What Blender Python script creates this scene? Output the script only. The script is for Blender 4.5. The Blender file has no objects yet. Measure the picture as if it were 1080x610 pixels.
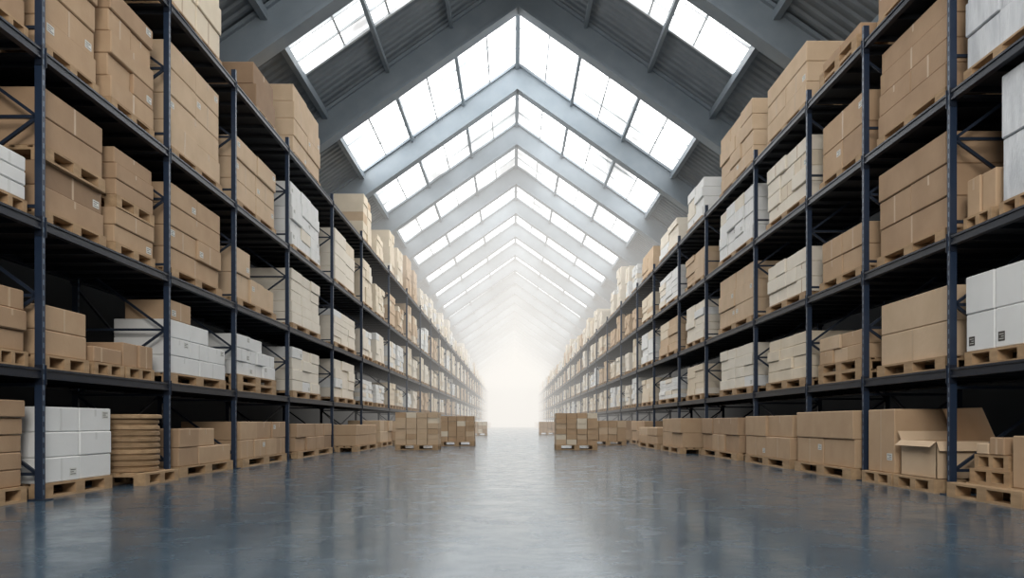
import bpy, math, random
from mathutils import Vector, Matrix
random.seed(11)
scene = bpy.context.scene
COL = scene.collection
W = 4.5
CAMH = 0.74
RX = 0.15          # roof ridge offset
YEND = 150.0
YBACK = -8.0
USE_HAZE = True

# ------------------------------------------------------------------ materials
def mat(name, c1, c2=None, rough=0.6, metal=0.0, scale=6.0, bump=0.0, spec=0.5, stretch=None, bscale=None):
    m = bpy.data.materials.new(name); m.use_nodes = True
    nt = m.node_tree; b = nt.nodes['Principled BSDF']
    b.inputs['Roughness'].default_value = rough
    b.inputs['Metallic'].default_value = metal
    b.inputs['Specular IOR Level'].default_value = spec
    c2 = c2 or tuple(v*0.8 for v in c1)
    geo = nt.nodes.new('ShaderNodeNewGeometry')
    mp = nt.nodes.new('ShaderNodeMapping')
    mp.inputs['Scale'].default_value = stretch or (1, 1, 1)
    nt.links.new(geo.outputs['Position'], mp.inputs['Vector'])
    n = nt.nodes.new('ShaderNodeTexNoise'); n.inputs['Scale'].default_value = scale
    n.inputs['Detail'].default_value = 5
    nt.links.new(mp.outputs[0], n.inputs['Vector'])
    r = nt.nodes.new('ShaderNodeValToRGB')
    r.color_ramp.elements[0].position = 0.3; r.color_ramp.elements[1].position = 0.7
    r.color_ramp.elements[0].color = (*c1, 1); r.color_ramp.elements[1].color = (*c2, 1)
    nt.links.new(n.outputs['Fac'], r.inputs['Fac'])
    nt.links.new(r.outputs['Color'], b.inputs['Base Color'])
    if bump:
        bn = nt.nodes.new('ShaderNodeBump'); bn.inputs['Strength'].default_value = bump
        bn.inputs['Distance'].default_value = 0.01
        n2 = nt.nodes.new('ShaderNodeTexNoise'); n2.inputs['Scale'].default_value = bscale or scale*8
        nt.links.new(mp.outputs[0], n2.inputs['Vector'])
        nt.links.new(n2.outputs['Fac'], bn.inputs['Height'])
        nt.links.new(bn.outputs['Normal'], b.inputs['Normal'])
    return m

M = {}
M['kraft0'] = mat('kraft_tan', (.43, .285, .172), (.37, .24, .142), .75, scale=3, bump=.15)
M['kraft1'] = mat('kraft_light', (.62, .46, .31), (.55, .40, .26), .75, scale=3, bump=.15)
M['kraft2'] = mat('kraft_brown', (.32, .205, .12), (.27, .17, .10), .75, scale=3, bump=.15)
M['kraft3'] = mat('kraft_warm', (.51, .35, .215), (.45, .30, .18), .75, scale=3, bump=.15)
M['cream0'] = mat('carton_cream', (.83, .76, .65), (.77, .70, .59), .7, scale=3, bump=.1)
M['cream1'] = mat('carton_pale', (.77, .665, .52), (.70, .60, .46), .7, scale=3, bump=.1)
M['white0'] = mat('carton_white', (.80, .80, .785), (.75, .75, .735), .6, scale=3, bump=.1)
M['wrap'] = mat('stretch_wrap', (.50, .52, .55), (.70, .72, .74), .22, scale=9, bump=.5, stretch=(1, 1, .25))
M['tape'] = mat('packing_tape', (.52, .375, .245), (.48, .345, .22), .4)
M['tapew'] = mat('clear_tape', (.70, .70, .68), (.66, .66, .64), .35)
M['paper'] = mat('label_paper', (.68, .68, .64), (.64, .64, .60), .5)
M['ink'] = mat('label_ink', (.05, .045, .04), (.07, .06, .05), .5)
M['wood'] = mat('pallet_wood', (.48, .32, .18), (.32, .205, .11), .75, scale=5, bump=.3, stretch=(3, .6, 3))
M['wood2'] = mat('crate_wood', (.34, .22, .12), (.22, .14, .07), .75, scale=5, bump=.3, stretch=(1, 1, 5))
M['beam'] = mat('beam_steel', (.008, .013, .025), (.012, .018, .032), .4, metal=.2)
M['deck'] = mat('deck_steel', (.006, .008, .012), (.010, .012, .016), .6, metal=.2)
M['brace'] = mat('brace_steel', (.012, .020, .038), (.017, .027, .047), .45, metal=.2)
M['roofsteel'] = mat('roof_steel', (.20, .24, .275), (.24, .28, .315), .5, scale=2)
M['mull'] = mat('glazing_bar', (.52, .55, .57), (.57, .60, .62), .5)
M['sheet'] = mat('corrugated_sheet', (.15, .175, .20), (.21, .24, .265), .6, scale=1.5)
M['walldark'] = mat('dark_wall', (.008, .010, .013), (.012, .015, .019), .8, scale=1)
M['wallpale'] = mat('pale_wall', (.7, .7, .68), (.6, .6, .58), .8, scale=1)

# perforated post
def post_mat():
    m = mat('post_steel', (.012, .024, .052), (.016, .031, .062), .42, metal=.1)
    nt = m.node_tree; b = nt.nodes['Principled BSDF']
    geo = nt.nodes.new('ShaderNodeNewGeometry'); sep = nt.nodes.new('ShaderNodeSeparateXYZ')
    nt.links.new(geo.outputs['Position'], sep.inputs[0])
    mul = nt.nodes.new('ShaderNodeMath'); mul.operation = 'MULTIPLY'; mul.inputs[1].default_value = 1/.10
    fr = nt.nodes.new('ShaderNodeMath'); fr.operation = 'FRACT'
    gt = nt.nodes.new('ShaderNodeMath'); gt.operation = 'GREATER_THAN'; gt.inputs[1].default_value = .5
    nt.links.new(sep.outputs['Z'], mul.inputs[0]); nt.links.new(mul.outputs[0], fr.inputs[0])
    nt.links.new(fr.outputs[0], gt.inputs[0])
    tc = nt.nodes.new('ShaderNodeTexCoord'); s2 = nt.nodes.new('ShaderNodeSeparateXYZ')
    nt.links.new(tc.outputs['Object'], s2.inputs[0])
    ab = nt.nodes.new('ShaderNodeMath'); ab.operation = 'ABSOLUTE'
    lt = nt.nodes.new('ShaderNodeMath'); lt.operation = 'LESS_THAN'; lt.inputs[1].default_value = .010
    nt.links.new(s2.outputs['Y'], ab.inputs[0]); nt.links.new(ab.outputs[0], lt.inputs[0])
    mm = nt.nodes.new('ShaderNodeMath'); mm.operation = 'MULTIPLY'
    nt.links.new(gt.outputs[0], mm.inputs[0]); nt.links.new(lt.outputs[0], mm.inputs[1])
    mix = nt.nodes.new('ShaderNodeMix'); mix.data_type = 'RGBA'
    old = b.inputs['Base Color'].links[0].from_socket
    nt.links.new(mm.outputs[0], mix.inputs['Factor'])
    nt.links.new(old, mix.inputs['A']); mix.inputs['B'].default_value = (.12, .17, .24, 1)
    nt.links.new(mix.outputs['Result'], b.inputs['Base Color'])
    return m
M['post'] = post_mat()

def floor_mat():
    m = bpy.data.materials.new('polished_concrete'); m.use_nodes = True
    nt = m.node_tree; b = nt.nodes['Principled BSDF']
    geo = nt.nodes.new('ShaderNodeNewGeometry')
    n1 = nt.nodes.new('ShaderNodeTexNoise'); n1.inputs['Scale'].default_value = 1.4; n1.inputs['Detail'].default_value = 10
    n1.inputs['Roughness'].default_value = .75
    nt.links.new(geo.outputs['Position'], n1.inputs['Vector'])
    r = nt.nodes.new('ShaderNodeValToRGB')
    r.color_ramp.elements[0].position = .32; r.color_ramp.elements[1].position = .68
    r.color_ramp.elements[0].color = (.032, .064, .098, 1); r.color_ramp.elements[1].color = (.070, .116, .156, 1)
    nt.links.new(n1.outputs['Fac'], r.inputs['Fac']); nt.links.new(r.outputs[0], b.inputs['Base Color'])
    b.inputs['Specular IOR Level'].default_value = .6
    b.inputs['Coat Weight'].default_value = .35; b.inputs['Coat Roughness'].default_value = .12
    b.inputs['Coat Tint'].default_value = (.93, .97, 1, 1)
    b.inputs['Specular Tint'].default_value = (.90, .96, 1, 1)
    n2 = nt.nodes.new('ShaderNodeTexNoise'); n2.inputs['Scale'].default_value = 2.6; n2.inputs['Detail'].default_value = 8
    n2.inputs['Roughness'].default_value = .7
    nt.links.new(geo.outputs['Position'], n2.inputs['Vector'])
    mr = nt.nodes.new('ShaderNodeMapRange'); mr.inputs['From Min'].default_value = .35; mr.inputs['From Max'].default_value = .65
    mr.inputs['To Min'].default_value = .14; mr.inputs['To Max'].default_value = .32
    nt.links.new(n2.outputs['Fac'], mr.inputs['Value']); nt.links.new(mr.outputs[0], b.inputs['Roughness'])
    bn = nt.nodes.new('ShaderNodeBump'); bn.inputs['Strength'].default_value = .07; bn.inputs['Distance'].default_value = .01
    n3 = nt.nodes.new('ShaderNodeTexNoise'); n3.inputs['Scale'].default_value = 3.2; n3.inputs['Detail'].default_value = 6
    nt.links.new(geo.outputs['Position'], n3.inputs['Vector'])
    nt.links.new(n3.outputs['Fac'], bn.inputs['Height']); nt.links.new(bn.outputs[0], b.inputs['Normal'])
    return m
M['floor'] = floor_mat()

def glass_mat():
    m = bpy.data.materials.new('daylight_glazing'); m.use_nodes = True
    nt = m.node_tree; b = nt.nodes['Principled BSDF']
    b.inputs['Base Color'].default_value = (.3, .33, .35, 1); b.inputs['Roughness'].default_value = .3
    b.inputs['Emission Color'].default_value = (1, .995, .98, 1)
    geo = nt.nodes.new('ShaderNodeNewGeometry')
    n = nt.nodes.new('ShaderNodeTexNoise'); n.inputs['Scale'].default_value = .35; n.inputs['Detail'].default_value = 6
    nt.links.new(geo.outputs['Position'], n.inputs['Vector'])
    mr = nt.nodes.new('ShaderNodeMapRange'); mr.inputs['From Min'].default_value = .34; mr.inputs['From Max'].default_value = .62
    mr.inputs['To Min'].default_value = .72; mr.inputs['To Max'].default_value = 6.0
    nt.links.new(n.outputs['Fac'], mr.inputs['Value']); nt.links.new(mr.outputs[0], b.inputs['Emission Strength'])
    return m
M['glass'] = glass_mat()

# ------------------------------------------------------------------ mesh builder
class MB:
    def __init__(s): s.v = []; s.f = []; s.m = []
    def box(s, x0, x1, y0, y1, z0, z1, mi=0):
        if x0 > x1: x0, x1 = x1, x0
        n = len(s.v)
        s.v += [(x0,y0,z0),(x1,y0,z0),(x1,y1,z0),(x0,y1,z0),(x0,y0,z1),(x1,y0,z1),(x1,y1,z1),(x0,y1,z1)]
        for f in ((0,3,2,1),(4,5,6,7),(0,1,5,4),(1,2,6,5),(2,3,7,6),(3,0,4,7)):
            s.f.append(tuple(n+i for i in f)); s.m.append(mi)
    def chbox(s, x0, x1, y0, y1, z0, z1, c=.006, mi=0):
        if x0 > x1: x0, x1 = x1, x0
        n = len(s.v); ext = ((x0,x1),(y0,y1),(z0,z1))
        idx = lambda p, a: n + ((p[0]*2+p[1])*2+p[2])*3 + a
        cs = [(i,j,k) for i in (0,1) for j in (0,1) for k in (0,1)]
        for p in cs:
            for a in range(3):
                s.v.append(tuple(ext[t][p[t]] + (0 if t == a else (c if p[t] == 0 else -c)) for t in range(3)))
        ctr = Vector(((x0+x1)/2,(y0+y1)/2,(z0+z1)/2))
        def add(f):
            P = [Vector(s.v[i]) for i in f]
            nr = (P[1]-P[0]).cross(P[2]-P[1])
            cc = sum(P, Vector())/len(P)
            if nr.dot(cc-ctr) < 0: f = f[::-1]
            s.f.append(tuple(f)); s.m.append(mi)
        for a in range(3):
            b_, c_ = [t for t in range(3) if t != a]
            for sd in (0,1):
                q = []
                for (u,w) in ((0,0),(1,0),(1,1),(0,1)):
                    p = [0,0,0]; p[a] = sd; p[b_] = u; p[c_] = w; q.append(idx(p, a))
                add(q)
            for u in (0,1):
                for w in (0,1):
                    p = [0,0,0]; q = [0,0,0]; p[b_] = q[b_] = u; p[c_] = q[c_] = w; q[a] = 1
                    add([idx(p,b_), idx(q,b_), idx(q,c_), idx(p,c_)])
        for p in cs: add([idx(p,0), idx(p,1), idx(p,2)])
    def beam(s, p0, p1, w, h, up=(0,0,1), mi=0):
        p0 = Vector(p0); p1 = Vector(p1); d = (p1-p0).normalized()
        sd = d.cross(Vector(up)).normalized(); u = sd.cross(d).normalized()
        n = len(s.v)
        for p in (p0, p1):
            for a, b in ((-1,-1),(1,-1),(1,1),(-1,1)):
                s.v.append(tuple(p + sd*a*w/2 + u*b*h/2))
        for f in ((0,1,2,3),(7,6,5,4),(0,4,5,1),(1,5,6,2),(2,6,7,3),(3,7,4,0)):
            s.f.append(tuple(n+i for i in f)); s.m.append(mi)
    def quad(s, pts, mi=0):
        n = len(s.v); s.v += [tuple(p) for p in pts]; s.f.append(tuple(range(n, n+len(pts)))); s.m.append(mi)
    def prism_y(s, pts, y0, y1, mi=0):       # closed strip polygon (list of (x,z)) made of quads top/bottom pairs
        n = len(s.v); k = len(pts)//2
        for y in (y0, y1):
            for p in pts: s.v.append((p[0], y, p[1]))
        m = len(pts)
        for i in range(k-1):
            a, b_, c, d = i, i+1, m-2-i, m-1-i
            s.f.append((n+a, n+b_, n+c, n+d)); s.m.append(mi)
            s.f.append((n+m+d, n+m+c, n+m+b_, n+m+a)); s.m.append(mi)
        for i in range(m):
            j = (i+1) % m
            s.f.append((n+j, n+i, n+m+i, n+m+j)); s.m.append(mi)
    def lathe(s, cx, cy, prof, seg=28, mi=0):
        n = len(s.v)
        for r, z in prof:
            for k in range(seg):
                a = 2*math.pi*k/seg; s.v.append((cx+r*math.cos(a), cy+r*math.sin(a), z))
        for i in range(len(prof)-1):
            for k in range(seg):
                k2 = (k+1) % seg
                s.f.append((n+i*seg+k, n+i*seg+k2, n+(i+1)*seg+k2, n+(i+1)*seg+k)); s.m.append(mi)
        s.f.append(tuple(n+k for k in range(seg))[::-1]); s.m.append(mi)
        s.f.append(tuple(n+(len(prof)-1)*seg+k for k in range(seg))); s.m.append(mi)
    def mesh(s, name, mats, origin=(0,0,0)):
        o = origin
        me = bpy.data.meshes.new(name)
        me.from_pydata([(a-o[0], b-o[1], c-o[2]) for a,b,c in s.v], [], s.f)
        for mm in mats: me.materials.append(mm)
        me.polygons.foreach_set('material_index', s.m); me.update()
        return me
    def obj(s, name, mats, origin=(0,0,0), parent=None, **props):
        ob = bpy.data.objects.new(name, s.mesh(name, mats, origin))
        COL.objects.link(ob)
        if parent is None: ob.location = origin
        else:
            ob.parent = parent; ob.location = Vector(origin) - parent_world(parent)
        for k, v in props.items(): ob[k] = v
        return ob
def parent_world(p):
    v = Vector(p.location)
    while p.parent: p = p.parent; v += Vector(p.location)
    return v
def empty(name, loc, **props):
    e = bpy.data.objects.new(name, None); e.location = loc; e.empty_display_size = .3
    COL.objects.link(e)
    for k, v in props.items(): e[k] = v
    return e

# ------------------------------------------------------------------ building shell
SL = 0.70; ZR = CAMH + 12.35; XW = 8.0; XG = 5.32
zr = lambda d: ZR - SL*d
def struct(mb, name, mats, **k): return mb.obj(name, mats, kind='structure', **k)

b = MB(); b.quad([(-XW,YBACK,0),(XW+.3,YBACK,0),(XW+.3,YEND,0),(-XW,YEND,0)])
struct(b, 'floor', [M['floor']])
for side, nm in ((-1,'wall_left'),(1,'wall_right')):
    b = MB(); x = RX+side*XW
    b.box(x, x+side*.15, YBACK, YEND, 0, zr(XW)+.05)
    struct(b, nm, [M['walldark']])
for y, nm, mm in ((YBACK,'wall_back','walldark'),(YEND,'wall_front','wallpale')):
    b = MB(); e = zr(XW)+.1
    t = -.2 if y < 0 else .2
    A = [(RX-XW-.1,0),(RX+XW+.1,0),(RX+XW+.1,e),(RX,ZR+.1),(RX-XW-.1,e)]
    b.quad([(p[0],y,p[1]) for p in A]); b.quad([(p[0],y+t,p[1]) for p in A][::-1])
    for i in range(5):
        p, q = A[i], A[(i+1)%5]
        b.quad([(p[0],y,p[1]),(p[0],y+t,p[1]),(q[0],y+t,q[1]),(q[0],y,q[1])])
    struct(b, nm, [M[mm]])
# skylight spans (y) : in the bays near the camera the glazing fills only part of each bay
frames = [22.5+5.5*k for k in range(-5, 24)]
spans = []
for y0, y1 in zip([YBACK]+frames, frames+[YEND]):
    if y1 <= 22.6: spans.append((y0+.2, y1-2.4, .0 if y1 < 17.1 else 2.2))
    else: spans.append((y0, y1, 0.0))
b = MB()
def ribs(d0, d1, ya, yb, up=0.0):
    for side in (-1,1):
        y = ya
        n = max(1, round((yb-ya)/.30)); per = (yb-ya)/n
        for i in range(n):
            pr = [(0,0),(.33,0),(.5,.05),(.83,.05),(1,0)]
            for (a,h),(c,g) in zip(pr[:-1],pr[1:]):
                b.quad([(RX+side*d0,y+a*per,zr(d0)+h+up),(RX+side*d1,y+a*per,zr(d1)+h+up),
                        (RX+side*d1,y+c*per,zr(d1)+g+up),(RX+side*d0,y+c*per,zr(d0)+g+up)])
            y += per
ribs(XG, XW+.15, YBACK, YEND)
prev = YBACK
for (a, c, din) in spans:
    if a-prev > .01: ribs(0, XG, prev, a)
    if din > 0: ribs(0, din, a, c)
    prev = c
struct(b, 'ceiling', [M['sheet']])
wn = 0
for y0, y1, din in spans:
    if y1 <= y0: continue
    for side in (-1,1):
        wn += 1; b = MB()
        P = lambda d, y, o=0: (RX+side*d, y, zr(d)-o)
        b.quad([P(din,y0),P(din,y1),P(XG,y1),P(XG,y0)], 0)
        for d in ((.95, 2.75, 4.5) if not din else (3.2, 4.3)):
            b.beam(P(d,y0,.03), P(d,y1,.03), .05, .03, mi=1)
        nn = 4
        for k in range(1, nn):
            yy = y0+(y1-y0)*k/nn
            b.beam(P(din+.05,yy,.03), P(XG,yy,.03), .08 if k == 2 else .05, .03, up=(0,1,0), mi=1)
        for yy in (y0+.04, y1-.04):
            b.beam(P(din+.05,yy,.03), P(XG,yy,.03), .08, .08, up=(0,1,0), mi=1)
        struct(b, 'window_%d' % wn, [M['glass'], M['mull']])
# rafters: I-section chevrons
tn = 0
for y in frames:
    tn += 1; b = MB()
    for (o1, o2, w) in ((.09,.84,.24),(.0,.09,.44),(.84,.93,.44)):
        X = XW-.05
        pts = [(RX-X,zr(X)-o1),(RX,ZR-o1),(RX+X,zr(X)-o1),(RX+X,zr(X)-o2),(RX,ZR-o2),(RX-X,zr(X)-o2)]
        b.prism_y(pts, y-w/2, y+w/2)
    struct(b, 'trim_%d' % tn, [M['roofsteel']])
for d, w, h in ((0,.14,.16),(1.85,.10,.14),(3.6,.10,.14),(5.32,.14,.2),(6.7,.12,.18)):
    for side in ((-1,1) if d else (1,)):
        tn += 1; b = MB()
        b.beam((RX+side*d,YBACK,zr(d)-.06-h/2),(RX+side*d,YEND,zr(d)-.06-h/2), w, h)
        struct(b, 'trim_%d' % tn, [M['roofsteel']])

# ------------------------------------------------------------------ racks
LV = {-1: [0, 1.26, 2.67, 4.29, 6.23], 1: [0, 1.30, 2.65, 4.13, 5.60]}
UP = {-1: [4.9, 7.73, 10.57, 13.1, 16.2, 20.2, 24.1, 29.4], 1: [5.6, 8.33, 10.37, 12.36, 15.07, 18.9, 22.0, 25.9, 29.4, 33.8]}
for s in UP:
    while UP[s][-1] < YEND-7: UP[s].append(UP[s][-1]+5.0)
RD = 1.2     # rack depth
def side_box(b, s, a0, a1, y0, y1, z0, z1, mi=0): b.box(s*a0, s*a1, y0, y1, z0, z1, mi)
for s in (-1,1):
    rack = empty('pallet_rack', (s*(W+RD/2), UP[s][0], 0), category='storage rack',
                 label='long dark-blue steel pallet racking with four loaded shelf levels')
    top = LV[s][-1]+.2
    for i, y in enumerate(UP[s]):
        b = MB()
        for a in (W-.035, W+RD-.05):
            side_box(b, s, a, a+.07, y-.028, y+.028, .012, top)
        fr = b.obj('upright_frame', [M['post']], origin=(s*W, y, 0), parent=rack)
        b = MB()
        side_box(b, s, W-.09, W+.10, y-.07, y+.07, 0, .012)
        b.obj('foot_plate', [M['brace']], origin=(s*W, y, 0), parent=fr)
        b = MB(); z = .25; k = 0
        while z < top-.9:
            b.beam((s*(W+.02), y, z), (s*(W+RD-.02), y, z), .03, .03, up=(0,1,0))
            a0, a1 = (W+.02, W+RD-.02) if k % 2 == 0 else (W+RD-.02, W+.02)
            b.beam((s*a0, y, z), (s*a1, y, z+.85), .03, .03, up=(0,1,0))
            z += .85; k += 1
        b.obj('lacing_brace', [M['brace']], origin=(s*W, y, 0), parent=fr)
    fb, rb, dk = MB(), MB(), MB()
    def beamgeo(b, a, y0, y1, z):
        side_box(b, s, a, a+.05, y0+.030, y1-.030, z-.10, z-.002)
        side_box(b, s, a-.012, a, y0+.030, y1-.030, z-.10, z-.08)
        side_box(b, s, a-.012, a, y0+.030, y1-.030, z-.024, z-.002)
        side_box(b, s, a-.02, a+.055, y0+.028, y0+.038, z-.16, z+.03)
        side_box(b, s, a-.02, a+.055, y1-.038, y1-.028, z-.16, z+.03)
    def deckgeo(b, y0, y1, z):
        side_box(b, s, W+.03, W+RD-.05, y0+.06, y1-.06, z-.03, z)
        n = max(3, int((y1-y0)/.45))
        for j in range(n):
            yy = y0+.2+(y1-y0-.4)*j/(n-1)
            side_box(b, s, W+.03, W+RD-.05, yy-.02, yy+.02, z-.085, z-.03)
    far = 25
    for i, (y0, y1) in enumerate(zip(UP[s][:-1], UP[s][1:])):
        for z in LV[s][1:]:
            o = (s*W, y0, z)
            if i < far-1:
                b = MB(); beamgeo(b, W-.025, y0, y1, z); b.obj('shelf_beam', [M['beam']], origin=o, parent=rack)
                b = MB(); deckgeo(b, y0, y1, z); b.obj('shelf_deck', [M['deck']], origin=o, parent=rack)
            else:
                beamgeo(fb, W-.025, y0, y1, z); deckgeo(dk, y0, y1, z)
            beamgeo(rb, W+RD-.04, y0, y1, z)
    if fb.v: fb.obj('shelf_beam', [M['beam']], origin=(s*W, 60, 0), parent=rack, kind='stuff')
    if dk.v: dk.obj('shelf_deck', [M['deck']], origin=(s*W, 60, 0), parent=rack, kind='stuff')
    rb.obj('rear_beam', [M['beam']], origin=(s*W, 0, 0), parent=rack, kind='stuff')
    for i in range(0, 12, 2):
        y0, y1 = UP[s][i], UP[s][i+1]
        for za, zb in zip(LV[s][:-1], LV[s][1:]):
            b = MB()
            b.beam((s*(W+RD+.02),y0,za+.1),(s*(W+RD+.02),y1,zb-.1), .03,.03, up=(1,0,0))
            b.beam((s*(W+RD+.045),y1,za+.1),(s*(W+RD+.045),y0,zb-.1), .03,.03, up=(1,0,0))
            b.obj('cross_brace', [M['brace']], origin=(s*W,y0,za), parent=rack)

# ------------------------------------------------------------------ goods (specs first)
cartons, pallets = [], []
PH = .144
def pile(x0, x1, y0, y1, zb, zt, rows, cx, cy, tone, npal=1, top=None, face='x', side=1, mark=False):
    if x0 > x1: x0, x1 = x1, x0
    for k in range(npal): pallets.append((x0, x1, y0, y1, zb+PH*k, face))
    z = zb+PH*npal; h = (zt-z)/rows
    main = random.choice(tone) if isinstance(tone, (list,tuple)) else tone
    jm = .01 if tone == 'white0' else .05
    for r in range(rows):
        c_y = cy[r] if isinstance(cy, (list,tuple)) else cy
        for j in range(c_y):
            if top is not None and r == rows-1 and j not in top: continue
            for i in range(cx):
                dx = (x1-x0)/cx; dy = (y1-y0)/c_y; g = .007
                jx = random.uniform(0, jm)*(1 if side > 0 else -1) if face == 'x' else 0
                jy = random.uniform(0, .05) if face == 'y' else 0
                tn_ = main
                if isinstance(tone, (list,tuple)) and random.random() < .3: tn_ = random.choice(tone)
                cartons.append(dict(x0=x0+i*dx+g+(jx if side>0 else 0), x1=x0+(i+1)*dx-g+(jx if side<0 else 0),
                    y0=y0+j*dy+g+jy, y1=y0+(j+1)*dy-g, z0=z+r*h, z1=z+(r+1)*h-.003, tone=tn_, face=face, side=side,
                    mark=(mark and r == 0), plain=mark))
def S(s, lv, y0, y1, zt, rows, cy, tone, npal=1, top=None, off=0.0, depth=1.02, mark=False):
    pile(s*(W+.045+off), s*(W+.045+depth+off), y0, y1, LV[s][lv], zt, rows, 1, cy, tone, npal, top, 'x', s, mark)
K = ['kraft0','kraft3']; KL = ['kraft1','kraft3']; KD = ['kraft2','kraft0']; C = ['cream0','cream1']; WH = 'white0'; CW = ['cream0','white0']
L, R = -1, 1
# ---- left run
S(L,0,6.85,7.60,.95,5,1,KD)
S(L,0,7.86,9.22,.90,3,2,WH)
S(L,1,7.16,7.62,1.98,3,1,K); S(L,1,7.86,8.72,1.90,2,1,K); S(L,1,8.82,9.5,1.58,1,2,KD,depth=.7); S(L,1,9.55,10.3,1.69,1,2,K,depth=.7)
S(L,2,7.10,7.6,3.22,3,1,WH)
S(L,2,7.88,9.08,3.30,2,1,KD); pile(-(W+.045),-(W+1.06),7.90,9.06,3.30,4.02,2,1,1,K,1,None,'x',-1)
S(L,2,9.30,10.32,3.22,2,1,K); pile(-(W+.045),-(W+1.06),9.32,10.30,3.22,3.92,3,1,1,K,1,None,'x',-1)
S(L,3,7.10,7.62,4.95,2,1,K)
S(L,3,7.90,8.92,5.88,5,1,K); S(L,3,9.20,10.30,5.70,5,[1,2,1,2,1],K)
S(L,4,7.9,10.3,7.9,3,2,K)
S(L,0,10.85,12.9,.66,2,[3,3],K,top=(0,1),off=-.1)
S(L,1,10.75,12.86,2.12,3,[2,3,3],WH,top=(0,1),depth=.75); S(L,2,10.82,12.70,3.96,4,[1,2,1,2],['kraft3']); S(L,3,10.82,12.70,5.86,4,[2,1,2,2],['kraft1']); S(L,4,10.82,12.70,7.60,3,2,['cream1'])
S(L,0,13.3,15.9,.76,2,[4,3],K,off=-.12); S(L,1,13.4,15.6,2.22,3,[3,4,3],['white0'],npal=2,top=(0,1)); S(L,2,13.4,15.6,3.66,2,3,KL,top=(0,))
S(L,3,13.4,15.6,5.5,3,2,['kraft1']); S(L,4,14.4,15.6,7.15,2,[2,1],KD)
S(L,0,16.6,19.8,.72,2,4,KD,off=-.15); S(L,1,16.8,19.2,2.32,4,3,CW); S(L,2,16.8,19.2,3.95,5,3,['cream0']); S(L,3,16.8,19.2,5.75,5,3,CW); S(L,4,16.9,19.2,7.8,4,2,['kraft1'])
# ---- right run
S(R,1,7.2,8.18,2.20,2,2,WH,mark=True); S(R,2,7.72,8.2,3.18,1,2,K); S(R,2,7.05,7.6,3.98,2,1,'wrap'); S(R,3,7.05,8.2,5.3,3,2,'wrap'); S(R,4,7.2,8.2,6.7,2,1,'wrap')
S(R,1,8.55,10.15,2.20,2,[1,1],KL); S(R,2,8.55,10.15,3.82,3,[1,2,1],K); S(R,3,8.55,10.15,5.34,4,[1,2,1,1],K); S(R,4,8.5,10.15,6.6,2,2,K)
S(R,0,10.5,12.6,.90,2,[2,1],['kraft3'],off=-.18); S(R,1,10.6,12.1,1.98,2,[3,2],KL,npal=2); S(R,2,10.6,12.05,3.38,2,[2,2],KL); S(R,3,10.6,12.05,5.10,2,[2,1],K); S(R,4,10.75,12.05,6.05,1,2,KD,npal=2)
S(R,0,12.85,15.3,.86,2,[2,2],['kraft3'],off=-.18); S(R,1,12.65,14.6,2.18,4,3,C); S(R,2,12.65,14.6,3.50,3,4,['cream0']); S(R,3,12.65,14.6,5.24,4,[2,3,3,2],['cream1','cream0']); S(R,4,12.65,14.6,6.70,3,[2,2,1],['kraft1'])
S(R,0,15.8,18.8,.84,2,3,K,off=-.2); S(R,1,15.5,17.9,2.28,4,4,CW); S(R,2,15.5,18.0,3.84,3,2,KL); S(R,3,15.5,18.0,5.32,4,4,CW); S(R,4,15.5,17.9,6.95,4,[2,3,2,3],['kraft1'])
# ---- farther bays
for s in (L,R):
    for y0, y1 in zip(UP[s][:-1], UP[s][1:]):
        if y0 < (20 if s < 0 else 18.5): continue
        nst = 2 if y1-y0 > 4.2 else 1
        w = (y1-y0-.4)/nst
        for lv in range(5):
            room = (LV[s][lv+1]-LV[s][lv]-.2) if lv < 4 else 1.85
            tone = random.choice([C, CW, ['cream1','kraft1'], CW, ['kraft1'], C] if lv else [K, KL])
            for k in range(nst):
                if random.random() < (.08 if lv == 4 else .03): continue
                h2 = random.uniform(.62, .97)*room
                if lv == 0: h2 = random.uniform(.6,.85)
                if lv == 4: h2 = random.uniform(.85, 1.85)
                if lv == 4 and y0 < 21: h2 = 1.08
                g = (random.uniform(.5,.8) if lv < 4 else random.uniform(.6,.95)) if lv else random.uniform(.03,.3)
                a = y0+.2+k*w
                rows = 2 if lv == 0 else (random.choice([4,5]) if y0 < 60 else 3)
                S(s, lv, a+g*.6, a+w-g*.6, LV[s][lv]+h2, rows, random.choice([2,3]), tone, off=-random.choice([.35,.6,.75]) if lv == 0 else 0)
# ---- pallets standing in the aisle
def A(xc, yc, w, d, h, rows, tone, top=None):
    pile(xc-w/2, xc+w/2, yc-d/2, yc+d/2, 0, h, rows, 4, 2, tone, 1, top, 'y', 1)
KC = ['kraft1','kraft3','cream1']
A(-2.6, 22.4, 1.16, 1.0, 1.02, 6, KC); A(-1.78, 26.2, 1.1, 1.0, .95, 5, KC); A(1.72, 22.4, 1.12, 1.0, 1.0, 6, KC)
A(-2.0, 47, 1.0, 1.0, .8, 3, KC); A(2.1, 50.0, 1.0, 1.0, .8, 3, KC); A(3.1,27.0,1.2,1.0,.8,3,KL)
pallets += [(-(W+.78),-(W-.20),9.50,10.45,0,'x'),
            (W-.1,W+1.05,8.5,9.40,0,'x'), (W-.1,W+1.05,9.45,10.25,0,'x'), (W-.15,W+.95,6.95,8.15,0,'x'), (W+.05,W+.9,7.45,8.1,PH,'x'), (W+.07,W+.88,7.5,8.05,2*PH,'x')]
def loose(s, y0, y1, z0, z1, tone, off=0, depth=.6):
    cartons.append(dict(x0=min(s*(W+.06+off), s*(W+.06+off+depth)), x1=max(s*(W+.06+off), s*(W+.06+off+depth)), y0=y0, y1=y1, z0=z0, z1=z1, tone=tone, face='x', side=s, mark=False, plain=False))
loose(L,10.8,11.5,2.12,2.38,'kraft3')
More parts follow.
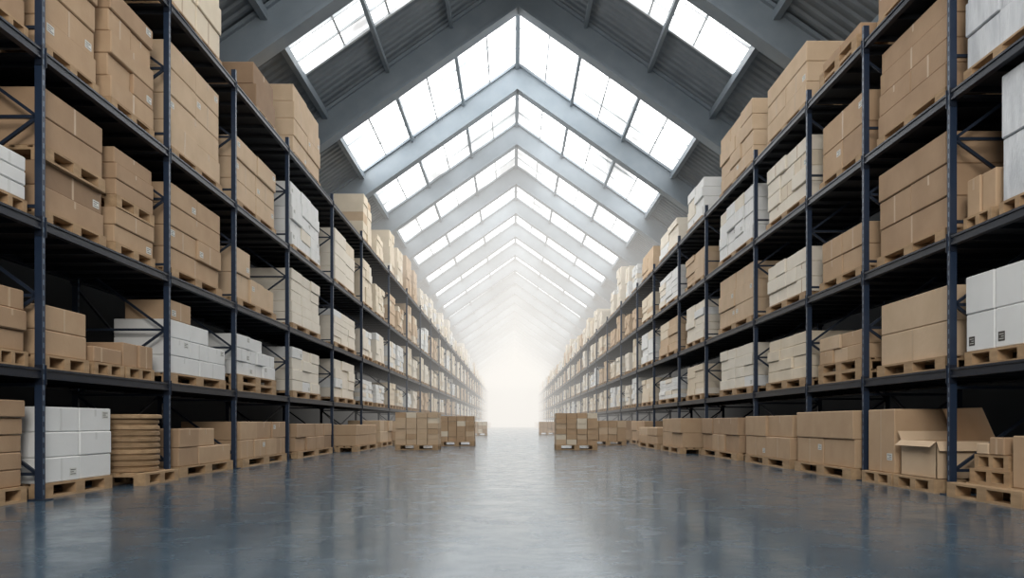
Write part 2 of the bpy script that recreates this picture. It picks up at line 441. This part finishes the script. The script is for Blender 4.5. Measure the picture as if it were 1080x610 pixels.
loose(R,9.50,10.2,PH,.90,'kraft3',off=-.1,depth=.8)
loose(R,7.0,7.42,PH,.62,'kraft3'); loose(R,7.55,7.78,3*PH,.60,'kraft0'); loose(R,7.80,8.0,3*PH,.54,'kraft1')

# ------------------------------------------------------------------ build cartons
def app(x0,x1,y0,y1,z0,z1):
    d = max(4, (y0+y1)/2)
    return ((abs(y1-y0)*W/d + abs(x1-x0)*.25) * (z1-z0)) / d**2
TONEW = {'kraft0':'tan','kraft1':'light tan','kraft2':'brown','kraft3':'tan','cream0':'pale cream','cream1':'cream','white0':'white','wrap':'stretch-wrapped silvery'}
def kind_of(c): return 'white_carton' if c['tone'] in ('white0','wrap') else 'cardboard_box'
groups = {}
for c in cartons: groups.setdefault(kind_of(c), []).append(c)
rest_mats = list(TONEW)
for kd, lst in groups.items():
    lst.sort(key=lambda c: -app(c['x0'],c['x1'],c['y0'],c['y1'],c['z0'],c['z1']))
    for n, c in enumerate(lst[:300]):
        o = ((c['x0']+c['x1'])/2, (c['y0']+c['y1'])/2, c['z0'])
        b = MB(); b.chbox(c['x0'],c['x1'],c['y0'],c['y1'],c['z0'],c['z1'], .010)
        lvl = 'on a floor pallet' if c['z0'] < 1.1 else 'stacked on a rack shelf'
        what = 'square-edged carton' if kd == 'white_carton' else 'rectangular cardboard box'
        ob = b.obj(kd, [M[c['tone']]], origin=o, category='box', group='cartons stacked on pallets',
                   label='%s %s %s' % (TONEW[c['tone']], what, lvl))
        s = c['side']; xf = (c['x0'] if s > 0 else c['x1'])
        hy = c['y1']-c['y0']; hz = c['z1']-c['z0']; ym = o[1]
        if n < 170 and c['tone'] != 'wrap' and c['face'] == 'x':
            if n % 3 and not c['plain']:
                b = MB(); tw = .018
                b.box(xf, xf-s*.0015, ym-tw, ym+tw, c['z1']-min(.12,hz*.35) if n % 2 else c['z0']+.008, c['z1']-.010)
                b.obj('packing_tape', [M['tapew' if kd == 'white_carton' else 'tape']], origin=o, parent=ob)
            if c['mark']:
                b = MB(); yl = c['y1']-.15; zl = c['z0']+.06
                b.box(xf, xf-s*.002, yl, yl+.10, zl, zl+.09, 1)
                for k in range(3):
                    zz = zl+.018+k*.022
                    b.box(xf-s*.0015, xf-s*.003, yl+.015, yl+.085-(k%2)*.03, zz, zz+.006, 0)
                b.obj('shipping_label', [M['paper'], M['ink']], origin=o, parent=ob, label='small dark square printed label')
            elif random.random() < .3 and hz > .2 and not c['plain']:
                b = MB(); lw, lh = .13, .08
                yl = (c['y0']+.06) if random.random() < .5 else (c['y1']-.06-lw)
                zl = c['z0']+hz*random.choice([.2,.55])
                if zl+lh > c['z1']: zl = c['z0']+.03
                b.box(xf, xf-s*.002, yl, yl+lw, zl, zl+lh, 0)
                for k in range(3):
                    zz = zl+.014+k*.022
                    b.box(xf-s*.0015, xf-s*.003, yl+.015, yl+lw-.015-(k%2)*.04, zz, zz+.007, 1)
                b.obj('shipping_label', [M['paper'], M['ink']], origin=o, parent=ob, label='small printed paper shipping label')
    rest = lst[300:]
    if rest:
        b = MB()
        for c in rest: b.box(c['x0'],c['x1'],c['y0'],c['y1'],c['z0'],c['z1'], rest_mats.index(c['tone']))
        b.obj(kd, [M[t] for t in rest_mats], origin=(0, 60, 0), kind='stuff', category='boxes', group='cartons stacked on pallets',
              label='many small %s stacked on hazy rack shelves' % ('white cartons' if kd == 'white_carton' else 'tan and cream boxes'))

# ------------------------------------------------------------------ pallets
def pal_base(b, T):
    for x in (-.5, -.07, .36):
        for y in (-.5, -.065, .37):
            T(b, x, x+.14, y, y+.13, .020, .102)
        T(b, x, x+.14, -.5, .5, 0, .022)
    for y in (-.5, -.065, .37): T(b, -.5, .5, y, y+.13, .100, .122)
def pal_deck(b, T):
    for k in range(6):
        x = -.5+k*.176; T(b, x, x+.12, -.5, .5, .122, .144)
UT = lambda b, *a: b.box(*a)
b1 = MB(); pal_base(b1, UT); base_me = b1.mesh('wooden_pallet', [M['wood']])
b2 = MB(); pal_deck(b2, UT); deck_me = b2.mesh('deck_boards', [M['wood']])
pallets.sort(key=lambda p: -app(p[0],p[1],p[2],p[3],0,.144))
proto = bpy.data.objects.new('wooden_pallet', base_me); pdeck = bpy.data.objects.new('deck_boards', deck_me)
first = True
for p in pallets[:300]:
    ob = proto if first else proto.copy(); dk = pdeck if first else pdeck.copy(); first = False
    COL.objects.link(ob); COL.objects.link(dk); dk.parent = ob
    ob.location = ((p[0]+p[1])/2, (p[2]+p[3])/2, p[4])
    if p[5] == 'y':
        ob.rotation_euler = (0,0,math.pi/2); ob.scale = (p[3]-p[2], abs(p[1]-p[0]), 1)
    else:
        ob.rotation_euler = (0,0,0); ob.scale = (abs(p[1]-p[0]), p[3]-p[2], 1)
    ob['category'] = 'pallet'; ob['group'] = 'wooden pallets under the cartons'
    ob['label'] = 'light wooden pallet ' + ('resting on the concrete floor' if p[4] < .5 else 'on a dark steel rack shelf')
b = MB()
for p in pallets[300:]:
    cx, cy, w, d = (p[0]+p[1])/2, (p[2]+p[3])/2, abs(p[1]-p[0]), p[3]-p[2]
    T = lambda bb, a0,a1,c0,c1,z0,z1: bb.box(cx+a0*w, cx+a1*w, cy+c0*d, cy+c1*d, p[4]+z0, p[4]+z1)
    pal_base(b, T); pal_deck(b, T)
if b.v: b.obj('wooden_pallet', [M['wood']], origin=(0,60,0), kind='stuff', category='pallets', group='wooden pallets under the cartons',
      label='many wooden pallets on hazy rack shelves')

# ------------------------------------------------------------------ banded round wooden bundle on a pallet
def tub(cx, cy, z0, z1, r):
    o = (cx, cy, z0)
    b = MB(); b.lathe(cx, cy, [(r*.93,z0),(r*.96,(z0+z1)/2),(r*.93,z1-.01)])
    body = b.obj('banded_wooden_tub', [M['wood2']], origin=o, category='tub', label='round brown wooden tub with many hoops on a pallet')
    n = 9
    for k in range(n):
        za = z0+(z1-z0)*k/n; t = (z1-z0)/n*.7
        rr = r*(.97+.03*math.sin(math.pi*(k+.5)/n))
        b = MB(); b.lathe(cx, cy, [(rr-.012,za),(rr,za+.008),(rr,za+t-.008),(rr-.012,za+t)])
        b.obj('hoop', [M['wood' if k % 4 == 3 else 'wood2']], origin=(cx,cy,za), parent=body)
    b = MB(); b.lathe(cx, cy, [(r+.01,z1-.012),(r+.02,z1),(r+.02,z1+.03),(r+.0,z1+.04)])
    b.obj('lid', [M['wood']], origin=(cx,cy,z1), parent=body)
tub(-(W+.30), 9.98, PH, .80, .43)

# ------------------------------------------------------------------ open carton with raised flaps
def open_box(x0, x1, y0, y1, z0, z1):
    o = ((x0+x1)/2, (y0+y1)/2, z0); t = .008
    b = MB()
    b.box(x0,x1,y0,y1,z0,z0+t); b.box(x0,x1,y0,y0+t,z0,z1); b.box(x0,x1,y1-t,y1,z0,z1)
    b.box(x0,x0+t,y0,y1,z0,z1); b.box(x1-t,x1,y0,y1,z0,z1)
    ob = b.obj('open_cardboard_box', [M['kraft1']], origin=o, category='box', label='open tan cardboard box with raised lid flaps on a pallet')
    def flap(p, q, d):
        b = MB(); p = Vector(p); q = Vector(q); d = Vector(d); n = (q-p).cross(d).normalized()*.006
        P = [p,q,q+d,p+d]; P2 = [v+n for v in P]
        b.quad(P[::-1]); b.quad(P2)
        for i in range(4): b.quad([P[i],P[(i+1)%4],P2[(i+1)%4],P2[i]])
        b.obj('lid_flap', [M['kraft1']], origin=o, parent=ob)
    flap((x0,y0,z1),(x0,y1,z1),(-.07,0,-.06))
    flap((x1,y1,z1),(x1,y0,z1),(-.16,0,.36))
    flap((x0,y1,z1),(x1,y1,z1),(0,.08,.10))
    flap((x1,y0,z1),(x0,y0,z1),(0,-.06,-.10))
open_box(W-.04, W+.60, 8.56, 9.34, PH, .54)

# ------------------------------------------------------------------ lights
def area(name, loc, rot, sx, sy, power, col=(1,1,1)):
    l = bpy.data.lights.new(name, 'AREA'); l.shape = 'RECTANGLE'; l.size = sx; l.size_y = sy; l.energy = power; l.color = col
    o = bpy.data.objects.new(name, l); o.location = loc; o.rotation_euler = rot; COL.objects.link(o); return o
area('front_fill', (0, -3, 5.5), (math.radians(88), 0, 0), 3, 4, 780, (1,.965,.91))  # added fill behind the camera, lifts the aisle faces; no door there

# ------------------------------------------------------------------ haze (homogeneous volumes whose pale light is added as their own emission) and sky
def haze(y0, dens, lum, z0, zt):
    m = bpy.data.materials.new('haze_air'); m.use_nodes = True; nt = m.node_tree
    for n in list(nt.nodes): nt.nodes.remove(n)
    out = nt.nodes.new('ShaderNodeOutputMaterial')
    ab = nt.nodes.new('ShaderNodeVolumeAbsorption'); ab.inputs['Color'].default_value = (0,0,0,1); ab.inputs['Density'].default_value = dens
    em = nt.nodes.new('ShaderNodeEmission'); em.inputs['Color'].default_value = (1,.965,.91,1); em.inputs['Strength'].default_value = dens*lum
    ad = nt.nodes.new('ShaderNodeAddShader'); nt.links.new(ab.outputs[0], ad.inputs[0]); nt.links.new(em.outputs[0], ad.inputs[1])
    nt.links.new(ad.outputs[0], out.inputs['Volume'])
    b = MB(); b.box(-7.7, 7.7, y0, YEND-.3, z0, zt)
    b.obj('glowing_haze', [m], origin=(0,y0,0), kind='stuff', category='haze', label='pale warm self-glowing haze hanging in the air of the hall')
if USE_HAZE:
    haze(26, .0075, .98, -.05, 14)
    haze(30, .032, 1.0, 6.6, 13.9)
    haze(110, .035, 1.02, -.06, 14.1)
w = bpy.data.worlds.new('World'); scene.world = w; w.use_nodes = True
bg = w.node_tree.nodes['Background']; bg.inputs[0].default_value = (.7,.8,.9,1); bg.inputs[1].default_value = .5

# ------------------------------------------------------------------ camera
cam = bpy.data.cameras.new('camera'); co = bpy.data.objects.new('camera', cam); COL.objects.link(co)
co.location = (0, 0, CAMH); co.rotation_euler = (math.radians(90), 0, 0)
cam.sensor_width = 36; cam.lens = 28.57; cam.shift_y = .1306; cam.shift_x = -.001; cam.clip_end = 400
scene.camera = co
scene.view_settings.view_transform = 'Standard'
print('cartons', {k: len(v) for k, v in groups.items()}, 'pallets', len(pallets))
